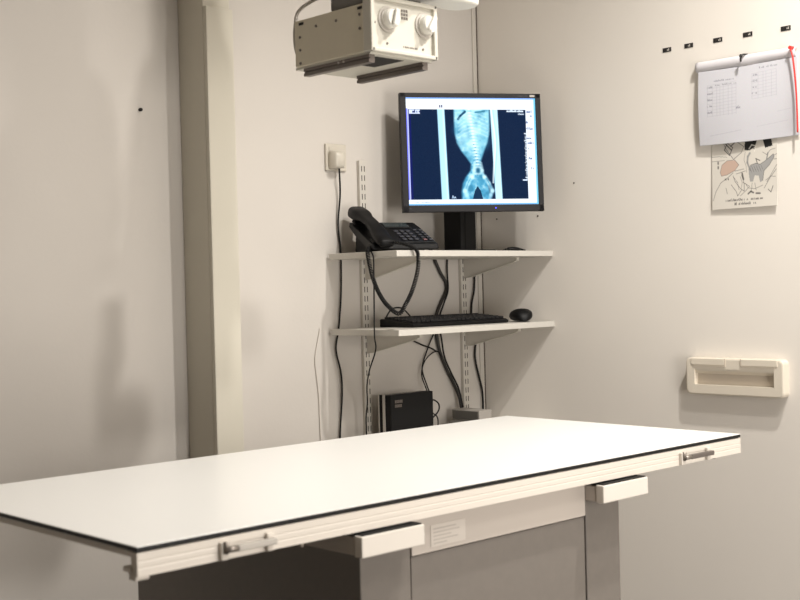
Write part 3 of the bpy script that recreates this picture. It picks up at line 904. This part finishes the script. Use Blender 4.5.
# ------------------------------------------------------------------ things on the right wall
# rounded cream handle frame
HD = thing('recessed_wall_handle', 'cream plastic frame with a wide slot mounted on the right wall', 'wall fitting', (0, -0.850, 0.960))
def rrect(w, h, r, n=6):
    pts = []
    for (sx, sy, a0) in ((1, 1, 0), (-1, 1, 90), (-1, -1, 180), (1, -1, 270)):
        for i in range(n + 1):
            a = math.radians(a0 + 90 * i / n)
            pts.append((sx * (w / 2 - r) + r * math.cos(a), sy * (h / 2 - r) + r * math.sin(a)))
    return pts
def frame_ring(bm, outer, inner, x0, x1, round_=0.004):
    """outer and inner outlines with the same number of points; a solid ring between them, soft front edge"""
    def ring(pts, x): return [bm.verts.new((x, p[0], p[1])) for p in pts]
    def shrink(pts, d):
        return [(p[0] - math.copysign(min(abs(p[0]), d), p[0]), p[1] - math.copysign(min(abs(p[1]), d), p[1])) for p in pts]
    rs = [ring(outer, x0), ring(outer, x1 + round_), ring(shrink(outer, round_ * .3), x1 + round_ * .3), ring(shrink(outer, round_), x1),
          ring(inner, x1), ring(inner, x0)]
    n_ = len(outer)
    for a, b in zip(rs, rs[1:] + rs[:1]):
        for i in range(n_):
            bm.faces.new((a[i], a[(i + 1) % n_], b[(i + 1) % n_], b[i]))
bm = bmesh.new()
frame_ring(bm, rrect(0.270, 0.092, 0.012), [(p[0], p[1] - 0.001) for p in rrect(0.220, 0.040, 0.002)], 0.0, -0.026, 0.004)
obj('frame', bm, 'handle', HD, False)
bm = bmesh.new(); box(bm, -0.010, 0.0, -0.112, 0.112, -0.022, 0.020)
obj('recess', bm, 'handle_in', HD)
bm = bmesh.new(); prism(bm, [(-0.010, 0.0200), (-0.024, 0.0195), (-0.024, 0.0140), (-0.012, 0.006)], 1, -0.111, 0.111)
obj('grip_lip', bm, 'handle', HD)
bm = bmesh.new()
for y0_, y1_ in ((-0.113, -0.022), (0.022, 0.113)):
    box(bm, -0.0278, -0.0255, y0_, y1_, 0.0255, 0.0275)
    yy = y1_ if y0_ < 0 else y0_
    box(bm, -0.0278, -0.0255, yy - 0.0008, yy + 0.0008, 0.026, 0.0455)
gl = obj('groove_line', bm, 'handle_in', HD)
bm = bmesh.new()
for y0_, y1_ in ((-0.120, -0.023), (0.023, 0.118)): box(bm, -0.0278, -0.024, y0_, y1_, 0.0285, 0.0450, 0.0012)
obj('cover_flap', bm, 'handle', HD)

# notice pad
NP = thing('notice_pad', 'white printed sheets folded over and hung on the right wall', 'notice', (-0.001, -0.895, 1.742))
w_, h_ = 210, 160
im = new_img(w_, h_, (0.80, 0.80, 0.825))
g = (0.68, 0.68, 0.72)
U, V = GX(im)
asp = 0.75
scribble(im, .17, .37, .155, .020, (.55, .55, .60), .7, asp)
for k in range(11): line(im, [(.10, .20 + k * .042), (.40, .185 + k * .042)], .0022, g, .55, asp)
for u in (.10, .155, .20, .235, .27, .32, .36, .40): line(im, [(u, .21), (u, .62)], .0022, g, .6, asp)
for k in range(5): scribble(im, .10, .15, .235 + k * .085, .022, (.52, .52, .57), .8, asp)
scribble(im, .17, .40, .215, .018, (.5, .5, .55), .6, asp)
scribble(im, .63, .80, .065, .020, (.55, .55, .60), .7, asp)
for k in range(9): line(im, [(.56, .12 + k * .042), (.80, .105 + k * .042)], .0022, g, .5, asp)
for u in (.56, .62, .67, .70, .75, .80): line(im, [(u, .12), (u, .45)], .0022, g, .55, asp)
for k in range(4): scribble(im, .56, .61, .15 + k * .08, .020, (.52, .52, .57), .75, asp)
scribble(im, .40, .43, .55, .03, (.5, .5, .55), .7, asp)
line(im, [(.12, .88), (.44, .84)], .003, (.70, .70, .74), .7, asp); line(im, [(.60, .82), (.90, .79)], .003, (.72, .72, .76), .6, asp)
line(im, [(.80, .66), (.93, .645)], .003, (.72, .72, .76), .6, asp)
im += rng.normal(0, .006, im.shape)
def pg(u, v):
    y = -0.752 - 0.267 * u - 0.885 * 0
    z = 1.7205 - 0.184 * v - 0.002 * math.sin(u * PI)
    bulge = 0.013 - 0.004 * u + 0.003 * math.sin(u * PI * 1.6) * (v) + 0.004 * math.sin(v * PI)
    return Vector((-bulge + 0.002, y + 0.885 - 0.006 * v * 0 , z - 1.742))
sheet('page', im, pg, 'paper', NP, 0.0008)
bm = bmesh.new()
nu, nv = 30, 14
vs = []
for i in range(nu + 1):
    u = i / nu
    row = []
    for j in range(nv + 1):
        a = PI * (j / nv) * 1.15
        hgt = 0.028 - 0.003 * u + 0.004 * math.exp(-((u - .53) / .1) ** 2)
        x = -0.001 - (0.010 + 0.004 * (1 - u)) * math.sin(min(a, PI * 1.1))
        z = 1.747 - 0.002 * u - (1 - math.cos(min(a, PI))) * 0.5 * hgt
        row.append(bm.verts.new((x + 0.002 - 0.003, -0.746 - 0.270 * u + 0.885, z - 1.742)))
    vs.append(row)
for i in range(nu):
    for j in range(nv): bm.faces.new((vs[i][j], vs[i + 1][j], vs[i + 1][j + 1], vs[i][j + 1]))
fo = obj('folded_strip', bm, 'paperplain', NP, True)
md = fo.modifiers.new('thickness', 'SOLIDIFY'); md.thickness = 0.0012
for k, off in enumerate((0.0012, 0.0026)):
    bm = bmesh.new(); box(bm, -off - 0.0006, -off, -0.1305 + k * 0.002, 0.1345 - k * 0.001, -0.2035 + k * 0.0005, -0.022)
    obj('under_page', bm, 'paperplain', NP)
nl = thing('wall_hook', 'small dark hook holding up the printed sheets', 'hook', (0, -0.893, 1.739))
bm = bmesh.new(); tube(bm, [(0, 0, 0.008), (-0.016, 0, 0.006), (-0.0275, 0, 0.002), (-0.0285, 0.0015, -0.006), (-0.026, 0.002, -0.012)], 0.0022)
cyl(bm, (-0.0295, 0, 0.001), (-0.0275, 0, 0.001), 0.0045, n=14)
obj('hook_wire', bm, 'label', nl, True)

# red ribbon
bm = bmesh.new()
tube(bm, [(-0.021, -1.0185, 1.741), (-0.024, -1.0265, 1.713), (-0.024, -1.0320, 1.653), (-0.022, -1.0330, 1.595), (-0.020, -1.0320, 1.541)], 0.0022)
rb = thing('red_cord', 'bright red cord hanging beside the printed sheets at the photo edge', 'cord', (0, 0, 0))
obj('strand', bm, 'red', rb, True)
bm = bmesh.new(); cyl(bm, (-0.024, -1.0185, 1.741), (-0.001, -1.0185, 1.741), 0.0042, n=16)
obj('pin', bm, 'red', rb)

# cartoon sheet
w_, h_ = 170, 150
im = new_img(w_, h_, (0.83, 0.81, 0.775))
K = (0.16, 0.15, 0.15)
asp = 0.84
def LN(p, w=.0035, al=.7, c=K): line(im, p, w * .85, c, al, asp)
poly(im, [(.13, .44), (.16, .34), (.24, .29), (.36, .29), (.42, .36), (.36, .43), (.24, .48), (.15, .49)], (.76, .66, .60))
LN([(.13, .44), (.16, .34), (.24, .29), (.36, .29), (.42, .36), (.36, .43), (.24, .48), (.15, .49), (.13, .44)], .003, .5)
# drape lines and hand left
LN([(.02, .82), (.06, .70), (.14, .58), (.25, .52), (.33, .46)]); LN([(.0, .22), (.10, .22), (.24, .24)], .003, .6); LN([(.0, .28), (.2, .28)], .003, .5)
poly(im, [(.17, .0), (.30, .02), (.44, .06), (.50, .12), (.44, .22), (.34, .30), (.26, .20), (.18, .12)], (.80, .78, .75), .7)
LN([(.17, .0), (.22, .12), (.34, .28), (.46, .20), (.50, .12), (.40, .05), (.28, .03), (.17, .0)]); LN([(.25, .05), (.20, .14), (.28, .22), (.33, .12), (.25, .05)], .006)
LN([(.30, .10), (.38, .04)], .008, .7); LN([(.22, .06), (.31, .15)], .008, .7)
LN([(.33, .50), (.36, .58), (.44, .68), (.50, .72), (.50, .62), (.46, .50)]); LN([(.36, .44), (.50, .42)], .003); LN([(.38, .48), (.52, .45)], .003)
LN([(.22, .66), (.24, .74)]); LN([(.30, .62), (.38, .72), (.40, .78), (.46, .70)])
LN([(.47, .48), (.49, .56)], .012, .7)
# black trouser legs at the top
poly(im, [(.52, .0), (.72, .0), (.67, .14), (.58, .18), (.51, .17)], (.10, .10, .10)); poly(im, [(.77, .0), (.90, .0), (.93, .15), (.82, .17)], (.10, .10, .10))
LN([(.58, .16), (.62, .11), (.68, .13), (.66, .20)], .008, .9, (.9, .88, .85)); LN([(.59, .18), (.63, .14), (.66, .17)], .004)
# grey animal figure
poly(im, [(.57, .44), (.60, .38), (.68, .36), (.74, .38), (.82, .34), (.94, .26), (.95, .30), (.88, .40), (.80, .47), (.78, .60), (.74, .62), (.72, .53), (.66, .52), (.635, .60), (.59, .60), (.575, .52)], (.58, .58, .58), .85)
LN([(.57, .44), (.60, .38), (.68, .36), (.74, .38), (.82, .34), (.94, .26), (.95, .30), (.88, .40), (.80, .47), (.78, .60)], .003)
LN([(.59, .44), (.55, .34), (.56, .26), (.59, .22)], .014, .8, (.52, .52, .52)); LN([(.84, .32), (.86, .24)], .010, .8, (.45, .45, .45)); LN([(.70, .36), (.68, .30), (.74, .33)], .006)
LN([(.56, .76), (.60, .73), (.64, .75)], .010); LN([(.68, .76), (.74, .765)], .010); LN([(.66, .62), (.68, .72)], .003); LN([(.62, .62), (.61, .72)], .003)
LN([(.80, .70), (.88, .58), (.98, .46)]); LN([(.84, .62), (.92, .50), (.99, .40)], .003); LN([(.86, .72), (.90, .76), (.93, .68)], .005); LN([(.95, .28), (.99, .26)], .003); LN([(.94, .33), (.99, .33)], .003)
LN([(.10, .30), (.10, .32)], .012, .6); LN([(.10, .36), (.10, .38)], .012, .6); scribble(im, .20, .27, .55, .03, K, .7, asp)
for q_ in range(16): LN([(.59 + q_ * .012, .42 + .03 * math.sin(q_ * 2.1)), (.60 + q_ * .012, .45 + .03 * math.sin(q_ * 2.1))], .0025, .5)
LN([(.52, .20), (.50, .30), (.53, .38), (.54, .47)], .003, .5); LN([(.34, .52), (.40, .60), (.42, .70)], .003, .6); LN([(.44, .52), (.47, .60), (.455, .68)], .003, .6)
LN([(.78, .22), (.84, .26), (.90, .20), (.97, .19)], .003, .6); LN([(.82, .60), (.90, .55), (.97, .56)], .003, .6); LN([(.52, .62), (.56, .68), (.66, .70), (.78, .66)], .003, .6)
LN([(.48, .60), (.58, .66), (.52, .72), (.44, .78)], .003)
im = np.roll(im, 8, axis=0); im[:8] = im[8:9]
rect(im, .05, .85, .95, 1, (0.83, 0.81, 0.775))
scribble(im, .22, .80, .895, .030, (.25, .24, .23), .7, asp); scribble(im, .34, .68, .950, .030, (.25, .24, .23), .7, asp)
CS = thing('cartoon_sheet', 'cartoon drawing on cream paper hanging below the printed sheets', 'drawing', (0, -0.878, 1.47))
def cs(u, v):
    y = -0.789 - 0.180 * u
    z = 1.556 - 0.182 * v
    return Vector((-0.0015 - 0.004 * v * v - 0.003 * max(0, v - .8) * 5 * (u), y + 0.878, z - 1.47))
sheet('paper', im, cs, 'paper', CS, 0.0005)

# five black label strips
lab = ['leftmost black label strip on the right wall', 'second black label strip from the left above the sheets', 'middle black label strip above the printed sheets',
       'black label strip right above the wall hook', 'rightmost black label strip above the red cord']
for (y, z), t in zip(((-0.664, 1.794), (-0.729, 1.7945), (-0.813, 1.795), (-0.896, 1.795), (-0.997, 1.7925)), lab):
    o = thing('label_strip', t, 'label', (0, y, z), 0, 'black label strips in a row')
    obj('strip', B(-0.0012, 0, -0.0125, 0.0125, -0.0055, 0.0055), 'label', o)
    bm = bmesh.new()
    k0 = random.uniform(-0.007, 0.0)
    box(bm, -0.0015, -0.0011, k0 - 0.004, k0 - 0.0015, -0.0028, 0.0028); box(bm, -0.0015, -0.0011, k0 + 0.0, k0 + 0.002, -0.0025, 0.0010)
    obj('lettering', bm, 'labelwhite', o)

# nail and small marks
bm = bmesh.new(); cyl(bm, (-1.153, -0.006, 1.628), (-1.153, 0, 1.628), 0.0040, n=16)
tag(obj('wall_plug', bm, 'slot', None, True), 'small dark hole plug in the wall left of the column', 'wall plug')
for y, z, r, t in ((-0.352, 1.477, 0.0022, 'tiny brown mark on the right wall between monitor and sheets'), (-0.064, 1.394, 0.0022, 'tiny dark mark in the corner just below the monitor'), (-0.220, 1.394, 0.0026, 'tiny dark screw in the right wall at the lower right of the monitor')):
    bm = bmesh.new(); cyl(bm, (-0.0015, y, z), (0, y, z), r, n=10)
    tag(obj('wall_screw', bm, 'joint', None, True), t, 'screw')

# ------------------------------------------------------------------ light
def lamp(name, loc, power, rgb, radius, kind='POINT', target=None, size=None, blend_=None):
    l = bpy.data.lights.new(name, kind)
    l.energy = power
    l.color = rgb
    l.shadow_soft_size = radius
    if kind == 'SPOT':
        l.spot_size = size; l.spot_blend = blend_
    o = bpy.data.objects.new(name, l)
    COL.objects.link(o)
    o.location = loc
    if target is not None:
        d = Vector(target) - Vector(loc)
        o.rotation_euler = d.to_track_quat('-Z', 'Y').to_euler()
    return o
LK = lamp('ceiling_lamp_light', (-0.56, -1.62, 2.72), 170, (1.0, 0.955, 0.895), 0.03, 'SPOT', (-0.30, -1.20, 0.40), math.radians(125), 1.0)
LA = lamp('ceiling_lamp_light', (-0.95, -2.0, 2.80), 98, (1.0, 0.955, 0.895), 0.04, 'SPOT', (-1.55, -1.25, 0.70), math.radians(140), 1.0)
LC = lamp('overhead_fill_light', (-1.0, -2.9, 3.05), 25, (1.0, 0.96, 0.91), 0.3, 'AREA')  # unseen area light added as soft fill from above
LC.data.shape = 'RECTANGLE'; LC.data.size = 0.9; LC.data.size_y = 0.6
LD = lamp('low_fill_light', (-1.15, -3.3, 0.90), 46, (1.0, 0.95, 0.89), 0.3, 'AREA', (-0.20, -1.3, 0.45))  # added area light with no opening behind it, lifts the lower right wall
LD.data.shape = 'RECTANGLE'; LD.data.size = 0.8; LD.data.size_y = 1.3
w = bpy.data.worlds.new('room')
scn.world = w
w.use_nodes = True
w.node_tree.nodes['Background'].inputs['Color'].default_value = (0.02, 0.019, 0.018, 1)

# ------------------------------------------------------------------ camera
cam = bpy.data.cameras.new('camera')
co = bpy.data.objects.new('camera', cam)
COL.objects.link(co)
cam.sensor_width = 36
cam.lens = 36 * 1226.1 / 800
pitch, roll, ya = -0.0101, -0.0253, 0.7582
cyw, syw, cpt, spt = math.cos(ya), math.sin(ya), math.cos(pitch), math.sin(pitch)
f = Vector((syw * cpt, cyw * cpt, spt)); r0 = Vector((cyw, -syw, 0)); u0 = r0.cross(f)
r = math.cos(roll) * r0 + math.sin(roll) * u0
u = -math.sin(roll) * r0 + math.cos(roll) * u0
mw = Matrix((( r.x, u.x, -f.x, -2.6802), (r.y, u.y, -f.y, -2.4727), (r.z, u.z, -f.z, 1.2009), (0, 0, 0, 1)))
co.matrix_world = mw
cam.clip_start = 0.05
cam.dof.use_dof = True
cam.dof.focus_distance = 3.1
cam.dof.aperture_fstop = 7.0
scn.camera = co
scn.view_settings.view_transform = 'Standard'
scn.view_settings.look = 'None'
scn.view_settings.exposure = -0.38
scn.view_settings.gamma = 1.0
scn.view_settings.use_curve_mapping = False
